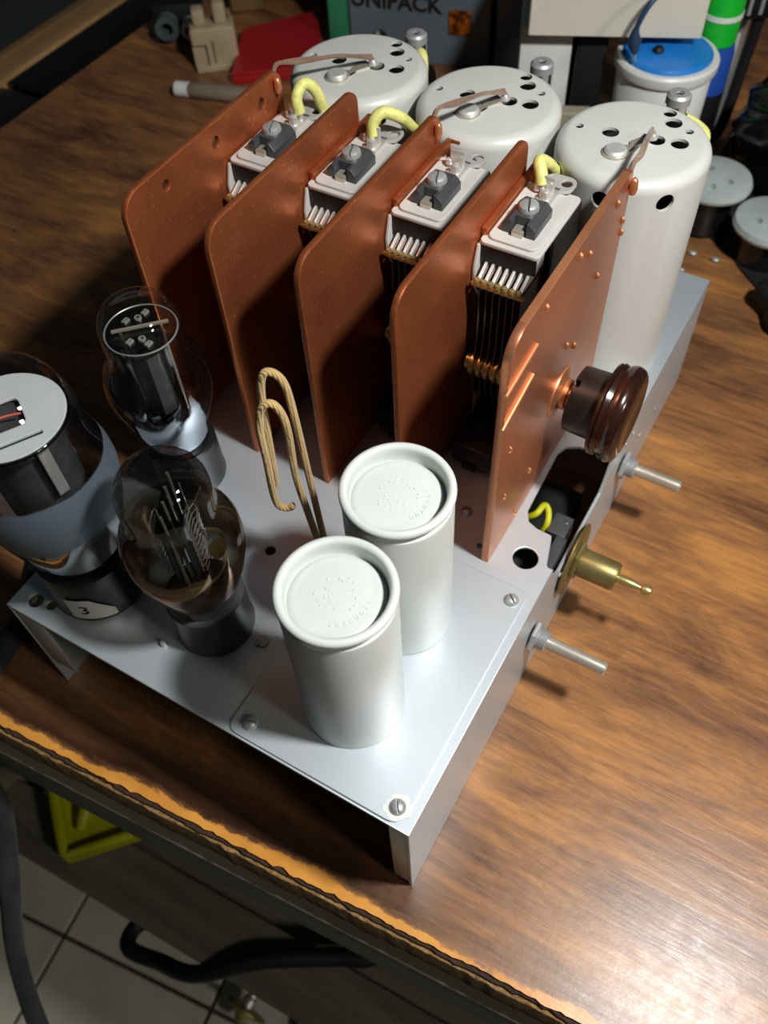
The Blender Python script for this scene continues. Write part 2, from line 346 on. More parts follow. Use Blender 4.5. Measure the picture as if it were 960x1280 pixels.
part('lower_shelf', box('lower_shelf', -.020, .9, -1.0, .3455, -.328, -.319, .001), 'grey_wood', bench)

# bag, cables and plug under the bench
bm = bmesh.new()
P_ = [(-.0575, .2655), (-.014, .318), (.060, .345), (.085, .27), (.035, .20), (-.006, .2185)]
fr = [bm.verts.new((x, y, -.285+.003*noise.noise((x*40, y*40, 0)))) for x, y in P_]; bk = [bm.verts.new((v.co.x, v.co.y, -.2995)) for v in fr]
bm.faces.new(fr); bm.faces.new(bk[::-1])
for k in range(6): bm.faces.new((fr[k], bk[k], bk[(k+1) % 6], fr[(k+1) % 6]))
bag = solo('plastic_bag', finish(bm, 'plastic_bag', False), 'yellow_bag', 'crumpled yellow plastic bag poking out on the rail under the bench', 'bag')
for L_, w_ in (([(-.0555, .2655, -.282), (-.037, .2870, -.281), (-.014, .317, -.281)], .005), ([(-.0555, .2655, -.282), (-.030, .241, -.281), (-.005, .2190, -.281)], .004), ([(-.036, .268, -.284), (-.012, .276, -.279), (.02, .288, -.28)], .006)):
    part('fold', tube('fold', L_, lambda t, w_=w_: w_*(.55+.45*math.sin(PI*t)), 8), 'yellow_bag', bag)
solo('black_cable_loop', tube('black_cable_loop', [(.08, -.02, -.294), (.006, .03, -.292), (-.013, .058, -.292), (-.040, .101, -.290), (-.070, .140, -.306), (-.077, .178, -.338), (-.081, .205, -.345), (-.069, .213, -.352), (-.052, .204, -.352), (-.02, .18, -.352)], .0062, 12), 'rubber', 'thick black cable looping over the grey rail below the bench', 'cable')
solo('braided_black_cable', tube('braided_black_cable', [(.06, .252, .0062), (.02, .226, .0062), (-.020, .218, .0062), (-.044, .221, .001), (-.052, .2265, -.03), (-.056, .231, -.10), (-.083, .197, -.1), (-.116, .212, -.2), (-.139, .170, -.2), (-.17, .13, -.26), (-.21, .08, -.4)], .0056, 12), 'cable_braid', 'grey black braided cable hanging off the bench at the left picture edge', 'cable')
pl = thing('coaxial_plug', 'brass and chrome plug lying on the floor tiles under the bench', 'plug', (-.06, .18, -.7485))
d_ = (Vector((-.049, .182, 0))-Vector((-.078, .1825, 0))).normalized(); q_ = Vector((0, 0, 1)).rotation_difference(Vector((d_.x, d_.y, .12))).to_matrix().to_4x4()
mt_ = at(-.073, .183, -.7210) @ q_ @ Matrix.Diagonal((1.35, 1.35, 1.1, 1))
part('flange', lathe('flange', [(0, 0), (.018, 0), (.0195, .0015), (.0195, .003), (.010, .005), (0, .005)], 32, mt_), 'dull_brass', pl)
part('stem', lathe('stem', [(0, .005), (.0065, .005), (.0065, .012), (.0045, .014), (.0045, .05), (0, .05)], 20, mt_), 'steel', pl)
part('tip', lathe('tip', [(0, -.012), (.004, -.011), (.007, -.004), (.007, 0), (0, 0)], 20, mt_), 'brass', pl)
solo('thin_black_lead', tube('thin_black_lead', [(-.105, .10, -.7425), (-.06, .128, -.744), (-.02, .14, -.744), (.06, .12, -.744), (.12, .16, -.744)], .0042, 8), 'rubber', 'thin black lead on the floor tiles right of the brass plug', 'cable')

# beyond the bench's far side
for n_, (x0, x1), lb in (('near', (-.2, .402), 'left glossy black panel beyond the bench edge, left of the thin seam'), ('far', (.4085, 1.1), 'glossy black panel beyond the bench, right of the thin seam')):
    solo('black_panel', box('black_panel', x0, x1, .562, .632, -.05, -.02, .002), 'black_gloss', lb, 'side table')  # two glossy black panels on top of the cabinet
solo('wooden_plank', box('wooden_plank', -.3, 1.1, .634, .672, -.05, -.018, .002), 'plank', 'pale wooden plank in the top left corner beyond black panels', 'plank')
solo('cabinet', box('cabinet', -.3, 1.1, .56, .86, -.7485, -.051, .003), 'black_plastic', 'dark low cabinet standing under the black panels beside the bench', 'cabinet')
solo('green_cloth', box('green_cloth', -.3, 1.1, .675, .86, -.051, -.03, .006, 3), simple('dark_green_cloth', (34, 44, 34), .9), 'dark green cloth on the cabinet behind the pale plank', 'cloth')

# ---------------------------------------------------------------- chassis
ch = thing('radio_chassis', 'silver grey painted radio chassis with holes and cut-out on the bench', 'chassis', (CL/2, CW/2, 0))
cutout = [(.1203, -.004), (.1203, .0022), (.1212, .0032), (.1340, .0068), (.1352, .0075), (.1356, .0142), (.1372, .0185), (.1420, .0212), (.1765, .0226), (.1815, .0206), (.1845, .0155), (.1850, -.004)]
deck = [(0, 0), (.1203, 0)]+cutout[1:-1]+[(.1850, 0), (CL, 0), (CL, CW), (0, CW)]
holes = [circ(.1200, .0122, .0052), circ(.1166, .0311, .0013, 12), circ(.0730, .1065, .0022, 16), circ(.0074, .1773, .0032), circ(.0088, .1702, .0023, 16),
         circ(.0349, .1066, .013, 40), circ(.0908, .1612, .013, 40), circ(.0281, .1602, .016, 40), circ(.092, .010, .0009, 10), circ(.024, .152, .0008, 10), circ(.0805, .0795, .003, 14)]
part('deck', sheet('deck', deck, holes, .0016, .0004, at(0, 0, HC-.0008)), 'chassis', ch)
fz = HC-.0012
fl_poly = [(0, .0004), (CL, .0004), (CL, fz), (.1872, fz), (.1815, fz-.012), (.178, fz-.0165), (.132, fz-.0165), (.128, fz-.0135), (.1195, fz), (0, fz)]
part('front_flange', sheet('front_flange', fl_poly, [circ(.1062, .0404, .0045), circ(.2077, .0441, .0045), circ(.147, .045, .006)], .0016, .0004, XZ.copy() @ at(0, 0, -.0008)), 'chassis', ch)
part('back_flange', sheet('back_flange', [(0, .0004), (CL, .0004), (CL, fz), (0, fz)], [], .0016, .0004, at(0, CW-.0016, 0) @ XZ.copy() @ at(0, 0, -.0008)), 'chassis', ch)
part('end_tab', box('end_tab', .0004, .0018, .0017, .0085, .002, HC-.002, .0004), 'chassis', ch)
part('end_tab', box('end_tab', .0004, .0018, .170, .1845, .024, HC-.002, .0004), 'chassis', ch)
for x, z in ((.1062+.026, .052), (.2165, .058), (.225, .030), (.236, .036), (.262, .030), (.205, .062)):
    part('rivet', lathe('rivet', [(0, .0008), (.0010, .0006), (.0014, 0), (0, 0)], 10, at(x, -.0001, z) @ AX['y']), 'zinc', ch)
part('mounting_plate', sheet('mounting_plate', rrect(.0009, .1052, .0036, .0770, (.006, .004, .003, .004)), [circ(.0065, .0080, .0016, 12), circ(.0067, .0702, .0016, 12), circ(.0988, .0086, .0016, 12)], .0009, .0003, at(0, 0, HC+.00045)), 'chassis', ch)
def screw(x, y, z, r, parent, rot, m='zinc'):
    a = part('screw', cut(lathe('screw', [(0, .0022), (r*.55, .0020), (r*.85, .0013), (r, .0004), (r, 0), (0, 0)], 24), box('slot', -r*1.2, r*1.2, -r*.13, r*.13, .0010, .004, 0, 1, Matrix.Rotation(rot, 4, 'Z'))), m, parent)
    a.data.transform(at(x, y, z)); return a
part('bare_patch', sheet('bare_patch', [(.0065+(.0048+.0016*noise.noise((k*.6, 2, 0)))*math.cos(2*PI*k/22), .0080+(.0046+.0016*noise.noise((k*.6, 5, 0)))*math.sin(2*PI*k/22)) for k in range(22)], [], .00012, 0, at(0, 0, HC+.00093)), 'white_plastic', ch, 'white scraped patch around the corner screw')
for x, y, r in ((.0065, .0080, .6), (.0067, .0702, 1.9), (.0988, .0086, .9), (.1291, .0438, 2.2)): screw(x, y, HC+(.0009 if x < .11 else 0), .0030 if x < .11 else .0026, ch, r)
for x, y in ((.0168, .1186), (.0347, .0860)):
    bm = bmesh.new(); lathe_into(bm, [(0, .0026), (.0010, .0024), (.0013, .0012), (.0013, 0), (0, 0)], 12, at(x, y, HC))
    if x > .03: lathe_into(bm, [(0, .0014), (.0026, .0014), (.0026, 0), (0, 0)], 6, at(x+.0016, y-.0008, HC))
    part('stud', finish(bm, 'stud'), 'zinc', ch)
part('cutout_dark_block', box('cutout_dark_block', .10, .20, .012, .075, .006, .022, .002), 'black_plastic', ch)  # block added under the cut-out to keep it dark inside
part('inner_bracket', join('inner_bracket', [box('b', .1235, .1466, .0030, .0082, .046, .0580, .0008), box('b2', .1466, .158, .0045, .0132, .046, .058, .0008), lathe('b3', [(0, .0012), (.0012, .0006), (.0012, 0), (0, 0)], 10, at(.1545, .0070, .0578))]), 'dark_bakelite', ch, 'grey bracket inside the cut-out')
part('inner_wire', tube('inner_wire', [(.150, .0300, .050), (.1500, .0205, .0605), (.1560, .0188, .0615), (.1548, .0160, .0605), (.1500, .0142, .058), (.147, .016, .050)], .0015, 8), 'yellow_bag', ch, 'yellow wire inside the cut-out')

# controls on the front flange
def control(x, z, ln, label):
    c = thing('control_shaft', label, 'shaft', (x, -.001, z), 'steel shafts on the front flange')
    mt = at(x, -.0009, z) @ AX['y']
    part('nut', lathe('nut', [(.0033, 0), (.0066, 0), (.0072, .0006), (.0072, .0016), (.0066, .0022), (.0033, .0022)], 6, mt, .3), 'zinc', c)
    pr = [(0, .0022), (.0046, .0022)]
    for k in range(6): pr += [(.0047, .0026+k*.0007), (.0042, .0030+k*.0007)]
    part('bushing', lathe('bushing', pr+[(.0032, .0068), (0, .0068)], 24, mt), 'zinc', c)
    part('shaft', lathe('shaft', [(0, .0068), (.0028, .0068), (.0029, .0075), (.0029, ln-.0008), (.0023, ln), (0, ln)], 24, mt), 'steel', c)
    return c
control(.1062, .0404, .0330, 'steel control shaft on the chassis front nearest the camera')
control(.2077, .0441, .0285, 'steel control shaft below the brown knob, farther along the chassis')
br = thing('brass_control', 'brass control with threaded bushing and round tip between the steel shafts', 'control', (.147, -.001, .045))
mt = at(.147, -.0009, .045) @ AX['y']
part('washer', lathe('washer', [(.003, 0), (.0165, 0), (.0172, .0006), (.0172, .0012), (.0165, .0016), (.003, .0016)], 40, mt), 'dull_brass', br)
part('nut', lathe('nut', [(.003, .0016), (.0088, .0016), (.0094, .0022), (.0094, .0032), (.0088, .0038), (.003, .0038)], 6, mt, .3), 'dull_brass', br)
part('bushing', lathe('bushing', [(0, .0038), (.0064, .0038), (.0066, .0046), (.0066, .0195), (.0060, .0208), (0, .0208)], 32, mt), 'dull_brass', br)
part('tip', lathe('tip', [(0, .0208), (.0019, .0208), (.0022, .0245), (.0020, .0280), (.0012, .0312), (.0012, .0318), (.0021, .0326), (.0025, .0343), (.0020, .0360), (0, .0367)], 24, mt), 'brass', br)

# ---------------------------------------------------------------- electrolytic cans
def ecan():
    c = thing('capacitor_can', 'x', 'capacitor', (0, 0, 0), 'white electrolytic cans')
    r, Hh = .0190, .0828
    pr = [(0, 0), (r-.0012, 0), (r-.0004, .0006), (r-.0004, .004), (r-.0005, Hh-.0085), (r-.0008, Hh-.0060), (r-.0018, Hh-.0050), (r-.0030, Hh-.0046), (r-.0030, Hh-.0040), (r-.0012, Hh-.0032)]
    pr += arc(r-.0015, Hh-.0015, .0015, -.9, PI*.98, 10)+[(r-.0031, Hh-.0030), (r-.0033, Hh-.0058), (r-.0036, Hh-.0064), (.0150, Hh-.0060), (.0143, Hh-.0053), (.0130, Hh-.0049), (.007, Hh-.0045), (0, Hh-.0043)]
    part('body', lathe('body', pr, 64, None, .5), 'can', c)
    gl = []
    for k, g in enumerate('08280671'):
        a = -2.75+.205*k
        gl.append(text('g', g, 0.0028, .0003, at(.0108*math.cos(a), .0105*math.sin(a), Hh-.00485) @ Matrix.Rotation(a+PI/2, 4, 'Z'), align='CENTER'))
    for k in range(34):
        rr_, aa_ = .0072*math.sqrt(R.random()), 6.283*R.random()
        gl.append(box('g', -.0005*R.random()-.00015, .0004, -.0007*R.random()-.0001, .0002, -.0003, .00012+.0001*R.random(), .00008, 1, at(rr_*math.cos(aa_), rr_*math.sin(aa_), Hh-.00445) @ Matrix.Rotation(-1.05+.5*R.random(), 4, 'Z')))
    part('embossing', join('embossing', gl), 'can', c, 'embossed marks on the lid')
    return c
c1 = ecan(); c1.location = (.0328, .0411, HC+.0009); c1['label'] = 'white electrolytic can nearest the camera, on the chassis corner plate'
clone(c1, (.0736, .0433, HC+.0009), 'white electrolytic can behind the nearer one, beside the copper shields', .6)

# ---------------------------------------------------------------- vacuum tubes
def pins(parent, x, y): part('key_ring', lathe('key_ring', [(.0095, -.006), (.012, -.006), (.012, 0), (.0095, 0)], 24, at(x, y, HC)), 'black_bakelite', parent)
def st_tube(name, label, x, y, gm, kind):
    t_ = thing(name, label, 'vacuum tube', (0, 0, 0)); B = 0
    part('base', lathe('base', [(0, -.004), (.0105, -.004), (.0105, 0), (.0155, 0), (.0157, .001), (.0153, .004), (.0150, .0195), (.0150, .0232), (.0142, .0240), (0, .0240)], 48), 'dark_bakelite' if kind == 'smoke' else 'black_bakelite', t_)
    pr = [(.0128, .0235), (.0134, .027), (.0148, .032), (.0185, .043), (.0207, .052), (.0212, .058), (.0207, .0640), (.0190, .0690), (.0168, .0725), (.0157, .0755), (.0154, .0790), (.0156, .0845), (.0152, .0890), (.0140, .0925), (.0120, .0952), (.0092, .0970), (.0060, .0981), (.0028, .0986), (0, .0987)]
    pr = [(r, z) for r, z in pr]
    part('glass_envelope', lathe('glass_envelope', pr, 56, None, 2.0), gm, t_)
    part('stem', lathe('stem', [(0, .0242), (.0075, .0242), (.007, .030), (.0045, .038), (.002, .042), (0, .042)], 24), M['glass_small'], t_)
    # plates, supports and mica spacers
    ax = Matrix.Rotation(.55, 4, 'Z')
    if kind == 'smoke':
        for s in (-1, 1):
            part('anode', sheet('anode', rrect(-.0075, .0075, .044, .0735, .001), [], .0005, 0, ax @ at(0, s*.0034, 0) @ XZ), 'anode', t_)
            part('anode_rib', box('anode_rib', -.0008, .0008, s*.0036-.0008, s*.0036+.0008, .044, .0735, .0002, 1, ax), 'zinc', t_)
        for k in range(4): part('support_rod', lathe('support_rod', [(0, .034), (.00055, .034), (.00055, .0850), (0, .0850)], 8, ax @ at((-.0088, -.003, .003, .0088)[k], 0, 0)), 'steel', t_)
        for k in range(5): part('filament', tube('filament', [(-.006+.003*k, -.0012, .040), (-.0045+.003*k, .0006, .082)], .00025, 6, 0), 'steel', t_)
        for s in (-1, 1): part('grid', tube('grid', [tuple(ax @ Vector((.0062*math.cos(q*.9), s*.0061+.0016*math.sin(q*.9), .046+.00045*q))) for q in range(60)], .00022, 5, 0), 'fin', t_)
        part('mica_spacer', sheet('mica_spacer', rrect(-.0102, .0102, -.0045, .0045, .003), [circ(0, 0, .001, 8)], .0005, 0, ax @ at(0, 0, .0750)), M['glass_small'], t_)
        part('getter_cup', lathe('getter_cup', [(0, 0), (.0034, 0), (.0038, .001), (.0036, .001), (0, .0004)], 20, at(.006, -.0085, .052) @ Matrix.Rotation(1.2, 4, 'X')), 'brass', t_)
        part('getter_strap', tube('getter_strap', [(.004, -.008, .066), (.0075, -.0095, .062), (.0100, -.0088, .056), (.0095, -.0085, .050)], .0007, 6), 'brass', t_)
        part('cross_wire', tube('cross_wire', [(-.010, -.006, .044), (-.002, -.0095, .041), (.006, -.010, .043), (.010, -.006, .047)], .0005, 6), 'solder', t_)
    else:
        hs = [circ(.004, .0045, .0009, 10), circ(-.004, -.004, .0009, 10)]+[rrect(a-.0012, a+.0012, b-.0007, b+.0007, 0) for a, b in ((.0075, .004), (.0005, .0075), (-.0075, -.001), (-.005, -.0078))]
        part('mica_disc', sheet('mica_disc', circ(0, 0, .0135, 40), hs, .0004, 0, at(0, 0, .0850)), glass('mica', (.62, .62, .60)), t_)
        for a, b in ((.0075, .004), (.0005, .0075), (-.0075, -.001), (-.005, -.0078)): part('lug', sheet('lug', rrect(a-.0014, a+.0014, b-.0009, b+.0009, 0), [rrect(a-.0008, a+.0008, b-.0004, b+.0004, 0)], .0010, 0, at(0, 0, .0856)), 'zinc', t_)
        for a, b in ((.004, .0045), (-.004, -.004)): part('eyelet', lathe('eyelet', [(.0007, 0), (.0014, 0), (.0014, .0008), (.0007, .0008)], 14, at(a, b, .0852)), 'zinc', t_)
        part('mica_rim', tube('mica_rim', [(.0135*math.cos(2*PI*q/40), .0135*math.sin(2*PI*q/40), .0850) for q in range(41)], .00035, 6, 0), 'zinc', t_)
        part('bridge_strip', box('bridge_strip', -.0105, .0105, -.0005, .0005, .0860, .0872, .0001, 1, Matrix.Rotation(2.35, 4, 'Z')), 'steel', t_)
        for s in (-1, 1):
            part('anode', lathe('anode', [(.0001, .050), (.0052, .050), (.0055, .051), (.0055, .0790), (.0052, .080), (.0001, .080)], 6, Matrix.Rotation(.75, 4, 'Z') @ at(s*.0060, 0, 0)), 'anode', t_)
            part('support_rod', lathe('support_rod', [(0, .036), (.0006, .036), (.0006, .0852), (0, .0852)], 8, Matrix.Rotation(.75, 4, 'Z') @ at(0, s*.0075, 0)), 'steel', t_)
        part('lower_mica', sheet('lower_mica', circ(0, 0, .0130, 32), [], .0004, 0, at(0, 0, .0490)), M['glass_small'], t_)
    t_.location = (x, y, HC); t_.rotation_euler.z = 0
    return t_
st_tube('vacuum_tube', 'smoky brown glass vacuum tube nearest the camera on a dark base', .0349, .1066, M['glass_smoke'], 'smoke')
st_tube('vacuum_tube', 'clear glass vacuum tube behind the smoky one, mica disc in its dome', .0908, .1612, M['glass_clear'], 'clear')
bt = thing('power_tube', 'large grey coated glass tube with white disc at the left edge', 'vacuum tube', (0, 0, 0))
part('base', lathe('base', [(0, -.004), (.014, -.004), (.014, 0), (.0195, 0), (.0198, .001), (.0196, .006), (.0192, .0230), (.0188, .0255), (.0178, .0262), (0, .0262)], 56), 'black_bakelite', bt)
part('glass_envelope', lathe('glass_envelope', [(.0165, .0258), (.0172, .029), (.0195, .036), (.0232, .050), (.0258, .062), (.0266, .0685), (.0262, .0745), (.0247, .0810), (.0232, .0860), (.0226, .0920)]+arc(0, .0985, .0222, .05, PI/2-.05, 12)+[(0, .1207)], 64, None, 2.0), 'glass_big', bt)
part('mica_disc', sheet('mica_disc', circ(0, 0, .0192, 48), [rrect(-.0090, .0052, -.0060, .0070, .0025), rrect(-.0085, .0085, -.0128, -.0112, .0003)], .0012, .0003, at(0, 0, .1000) @ Matrix.Rotation(-.55, 4, 'Z')), 'mica', bt)
part('anode_top', lathe('anode_top', [(0, .0930), (.0120, .0930), (.0120, .0988), (.011, .0988), (0, .0960)], 32), 'dark_bakelite', bt)
part('anode', lathe('anode', [(0, .050), (.0135, .050), (.0140, .052), (.0140, .0925), (.0135, .0930), (0, .0930)], 32), 'anode', bt)
part('filament_strip', tube('filament_strip', [(-.0045, .0025, .1012), (.000, -.0005, .1010), (.0032, -.0035, .1008)], .0004, 6), simple('orange_strip', (204, 92, 70), .5), bt, 'orange strip across the disc window')
part('mica_rim', tube('mica_rim', [(.0192*math.cos(a), .0192*math.sin(a), .0995) for a in [(-2.9+.2*k) for k in range(14)]], .0008, 8, 2), 'glass_small', bt)
part('spacer_leg', box('spacer_leg', -.002, .002, -.0175, -.0168, .075, .0998, .0002, 1, Matrix.Rotation(-.2, 4, 'Z')), 'zinc', bt)
# paper sticker wrapped on the base with a handwritten 3
bm = bmesh.new(); a0, n_ = -2.95, 12
vv = [[bm.verts.new((.0200*math.cos(a), .0200*math.sin(a), z)) for a in [a0+.9*k/n_ for k in range(n_+1)]] for z in (.0030, .0165)]
for k in range(n_+1): vv[1][k].co.z -= .0135*max(0, (k/n_-.55))*1.6; vv[0][k].co.z -= .001*k/n_
for k in range(n_): bm.faces.new((vv[0][k], vv[0][k+1], vv[1][k+1], vv[1][k]))
st = part('sticker', finish(bm, 'sticker'), 'label', bt, 'grey white paper sticker with a handwritten 3')
me = text('numeral', '3', .0095, .0001, Matrix(), align='CENTER')
for v in me.vertices:
    a = a0+.33+v.co.x/.0202; v.co = (.02025*math.cos(a), .02025*math.sin(a), .0068+v.co.y*.85)
part('numeral', me, 'ink', st)
bt.location = (.0281, .1602, HC)

# tan cloth covered wire loop
solo('cloth_wire_loop', join('cloth_wire_loop', [
    tube('a', [(.0801, .0799, .0665), (.079, .0816, .0928), (.0781, .0829, .135), (.0775, .0838, .1649), (.0768, .0849, .1801), (.0749, .0878, .1857), (.0732, .0903, .1836), (.0724, .0916, .1736), (.072, .0921, .1559), (.0717, .0926, .1387), (.0714, .093, .1294)], .00135, 10),
    tube('b', [(.079, .0806, .0665), (.0766, .0831, .0954), (.0755, .0843, .1134), (.0745, .0857, .1356), (.0746, .0853, .1572), (.0742, .0859, .1673), (.0727, .0882, .1733), (.0708, .0914, .1707), (.0698, .0930, .1603), (.0697, .0931, .1434), (.0695, .0935, .1272), (.0699, .0928, .1187), (.0716, .0903, .1163), (.0729, .0882, .1175)], .00140, 10)], 1.0),
    'cloth_wire', 'tan cloth-covered wire bent into two loops, standing between tubes and shields', 'wire')

# ---------------------------------------------------------------- copper shields
PY = [.1779, .1406, .1032, .0659]; PX0, PX1, PT = .1140, .2155, .1192
labels = ['copper shield plate farthest left, with three holes, wired to the farthest can', 'second copper shield plate from the left, behind the tan wire loop', 'third copper shield plate from the left, wired to the middle can', 'fourth copper shield plate, behind the small white cans and before the front panel']
for i, y in enumerate(PY):
    p = thing('shield_plate', labels[i], 'shield', (.165, y, HC), 'copper shield plates')
    hs = [circ(.1375, .1844, .0020, 16), circ(.1690, .1843, .0023, 16), circ(.2003, .1837, .0023, 16)] if i == 0 else []
    part('sheet', sheet('sheet', rrect(PX0, PX1, HC+.0001, HC+PT, (0, 0, .0065, .0095), 8), hs, .0026, .0006, at(0, y+.0013, 0) @ XZ), 'copper', p)
    part('foot', box('foot', PX0+.012, PX1-.008, y+.0027, y+.010, HC+.0001, HC+.0016, .0004), 'copper', p)
    if i: part('edge_strip', join('edge_strip', [box('s', .176, .2215, y-.0026, y-.0001, .1740, .1782, .0008), box('s2', .2195, .2222, y-.0066, y-.0001, .1620, .1782, .0008)]), 'copper', p)
fp = thing('front_panel', 'thick bright copper front panel with raised rivets beside the brown knob', 'panel', (.165, .0246, HC))
y = .0246
outer = rrect(.1105, PX1-.002, HC+.0001, HC+PT, (.0, .0, .003, .010), 8)
outer = [(x+(.0022 if z > .172 and x < .13 else 0), z) for x, z in outer]
part('sheet', sheet('sheet', outer, [circ(.169, .119, .0046)], .0032, .0004, at(0, y+.0016, 0) @ XZ), 'copper_bright', fp)
part('filed_edge', box('filed_edge', .1235, PX1-.006, y+.0002, y+.0030, HC+PT-.0005, HC+PT+.0002, .0001, 1), 'copper_edge', fp, 'bright filed top edge')
for z0, z1 in ((.1730, .1758), (.1567, .1620)):
    part('ridge', tube('ridge', [(.1098, y-.0004, z0), (.133, y-.0004, z1)], .0009, 8, 0), 'copper_edge', fp)
for x, z in ((.176, .181), (.1655, .1875), (.1995, .1861), (.2122, .1655), (.1907, .1607), (.1383, .1869), (.1674, .1455), (.177, .1373), (.1202, .1357), (.1453, .0951), (.12, .1079), (.1346, .0791), (.2105, .172)):
    part('rivet', lathe('rivet', [(0, .0011), (.0007, .0009), (.0013, 0), (0, 0)], 12, at(x, y-.0001, z) @ AX['y'] @ Matrix.Diagonal((.8, 1.5, 1, 1))), 'copper_edge', fp)

# tuning knob on its shaft
kx, kz = .169, .119
kn = thing('tuning_knob', 'dark brown bakelite tuning knob in front of the copper panel', 'control_knob', (kx, 0, kz))
mk = at(kx, .0246, kz) @ AX['y']
part('collar', lathe('collar', [(.0052, -.0042), (.0060, -.0002), (.0110, -.0001), (.0108, .0006), (.0070, .0016), (.0062, .0022), (.0062, .0040), (.0046, .0044), (.0046, .0070), (0, .0070)], 32, mk), 'copper_edge', kn, 'copper collar on the shaft')
hub = lathe('hub', [(0, .0068), (.0118, .0062), (.0132, .0068), (.0134, .0085), (.0138, .0185), (0, .0185)], 48, mk)
hub = cut(hub, box('n', .009, .0150, -.0016, .0016, .004, .0088, 0, 1, mk @ Matrix.Rotation(1.9, 4, 'Z')))
part('hub', hub, 'bakelite_hub', kn)
part('knob_disc', lathe('knob_disc', [(0, .0182), (.0172, .0182), (.0182, .0186), (.0186, .0194), (.0180, .0202), (.0190, .0206)]+arc(.0150, .0256, .0046, -.75, PI/2-.25, 8)+[(.0130, .0306), (.0110, .0300), (0, .0296)], 64, mk), 'bakelite_brown', kn)

# ---------------------------------------------------------------- tuning capacitor sections (built once at y = 0, copied)
def section():
    s = thing('tuning_capacitor', 'x', 'capacitor', (0, 0, 0), 'tuning capacitor sections between copper plates')
    x0, x1, ya, yb, zt = .1725, .2125, -.0010, -.0245, .1752
    part('top_plate', sheet('top_plate', rrect(x0, x1, yb, ya, .0022), [], .0018, .0005, at(0, 0, zt-.0009)), 'alu_white', s)
    part('top_pad', sheet('top_pad', rrect(x0+.002, x1-.003, yb+.002, ya-.002, .003), [], .0012, .0004, at(0, 0, zt+.0005)), 'alu_white', s)
    part('side_frame', sheet('side_frame', [(x0-.0002, zt-.0018), (x0-.0030, zt-.010), (x0-.0032, zt-.018), (x0+.004, zt-.030), (x0+.004, HC+.004), (x1+.004, HC+.004), (x1+.004, zt-.0018)], [], .0014, .0004, at(0, ya-.0001, 0) @ XZ), 'alu_white', s)
    part('end_frame', sheet('end_frame', [(x0+.014, zt-.0018), (x0+.014, HC+.006), (x1, HC+.006), (x1, zt-.0018)], [], .0014, .0004, at(0, yb+.0006, 0) @ XZ), 'black_steel', s)
    part('back_wall', box('back_wall', x1-.006, x1-.002, yb+.002, ya-.002, HC+.006, zt-.002, .0004), 'black_steel', s)
    part('base_block', box('base_block', .150, .2085, yb+.002, ya-.003, HC+.003, HC+.014, .001), 'black_bakelite', s)
    for xx in (.152, .206): part('foot', box('foot', xx-.003, xx+.003, -.0155, -.0095, HC, HC+.0035, .0005), 'black_steel', s)
    part('front_strip', box('front_strip', x0+.0002, x0+.0014, yb+.0008, ya-.0012, zt-.0085, zt-.0019, .0003), 'black_steel', s)
    fin = sheet('fin', [(.1662, .1618), (.1662, .1632), (.1742, .1672), (.1860, .1672), (.1860, .1618)], [], .0011, .0002, XZ)
    rot = sheet('rotor', [(.1664, .1612), (.192, .1612), (.196, .112), (.176, .098), (.1675, .101), (.1652, .110), (.1648, .1250), (.1664, .1330)], [], .0004, 0, XZ)
    for k in range(7):
        o = part('stator_vane', fin, 'fin', s); o.location.y = -.0045-.0028*k
    for k in range(7):
        o = part('rotor_vane', rot, 'dark_vane', s); o.location.y = -.0052-.0028*k
    bm = bmesh.new(); box_into(bm, .1646, .1662, -.0235, -.0022, .1608, .1628, .0004, 1)
    for k in range(7): lathe_into(bm, [(0, .0016), (.0010, .0012), (.0013, 0), (0, -.001)], 8, at(.1654, -.0045-.0028*k, .1632))
    part('brass_comb', finish(bm, 'brass_comb'), 'brass', s)
    pr = [(0, -.0245), (.0030, -.0245)]
    for k in range(6): a = -.0222+.0033*k; pr += [(.0034, a), (.0052, a+.0003), (.0052, a+.0021), (.0034, a+.0024)]
    part('rotor_shaft', lathe('rotor_shaft', pr+[(.0036, -.0012), (0, -.0012)], 20, at(.1680, 0, .1190) @ Matrix.Rotation(-PI/2, 4, 'X')), 'brass', s)
    # trimmer: dark block with sloping shoulders, notch, tab, slotted screw
    bx, by, bz = .1875, -.0130, zt+.0011
    bl = sheet('block', [(-.0065, 0), (.0065, 0), (.0065, .0032), (.0042, .0056), (-.0042, .0056), (-.0065, .0032)], [], .0155, .0003, Matrix(((0, 0, 1, bx), (1, 0, 0, by), (0, 1, 0, bz), (0, 0, 0, 1))))
    blk = part('trimmer_block', cut(bl, box('n', bx-.012, bx-.0042, by-.0030, by+.0030, bz-.001, bz+.008, 0)), 'dark_bakelite', s)
    a = part('trimmer_screw', cut(lathe('trimmer_screw', [(0, .0025), (.0026, .0024), (.0035, .0018), (.0039, .0006), (.0039, 0), (0, 0)], 24), box('slot', -.005, .005, -.0005, .0005, .0010, .005, 0, 1, Matrix.Rotation(.35, 4, 'Z'))), 'zinc', blk)
    a.data.transform(at(bx+.0012, by+.0004, bz+.0056))
    part('trimmer_tab', box('trimmer_tab', bx-.0090, bx-.0044, by-.0022, by+.0022, bz-.0001, bz+.0024, .0004), 'steel', blk)
    # terminal behind the block
    part('terminal', join('terminal', [box('a', .2000, .2110, -.0165, -.0100, bz, bz+.0012, .0004), box('b', .2062, .2074, -.0150, -.0090, bz+.001, bz+.0075, .0004), lathe('c', [(0, .0040), (.0016, .0030), (.0022, 0), (0, 0)], 10, at(.2030, -.0130, bz+.0010)), lathe('d', [(0, .0030), (.0013, .002), (.0016, 0), (0, 0)], 10, at(.2068, -.0085, bz+.0010))]), 'solder', s)
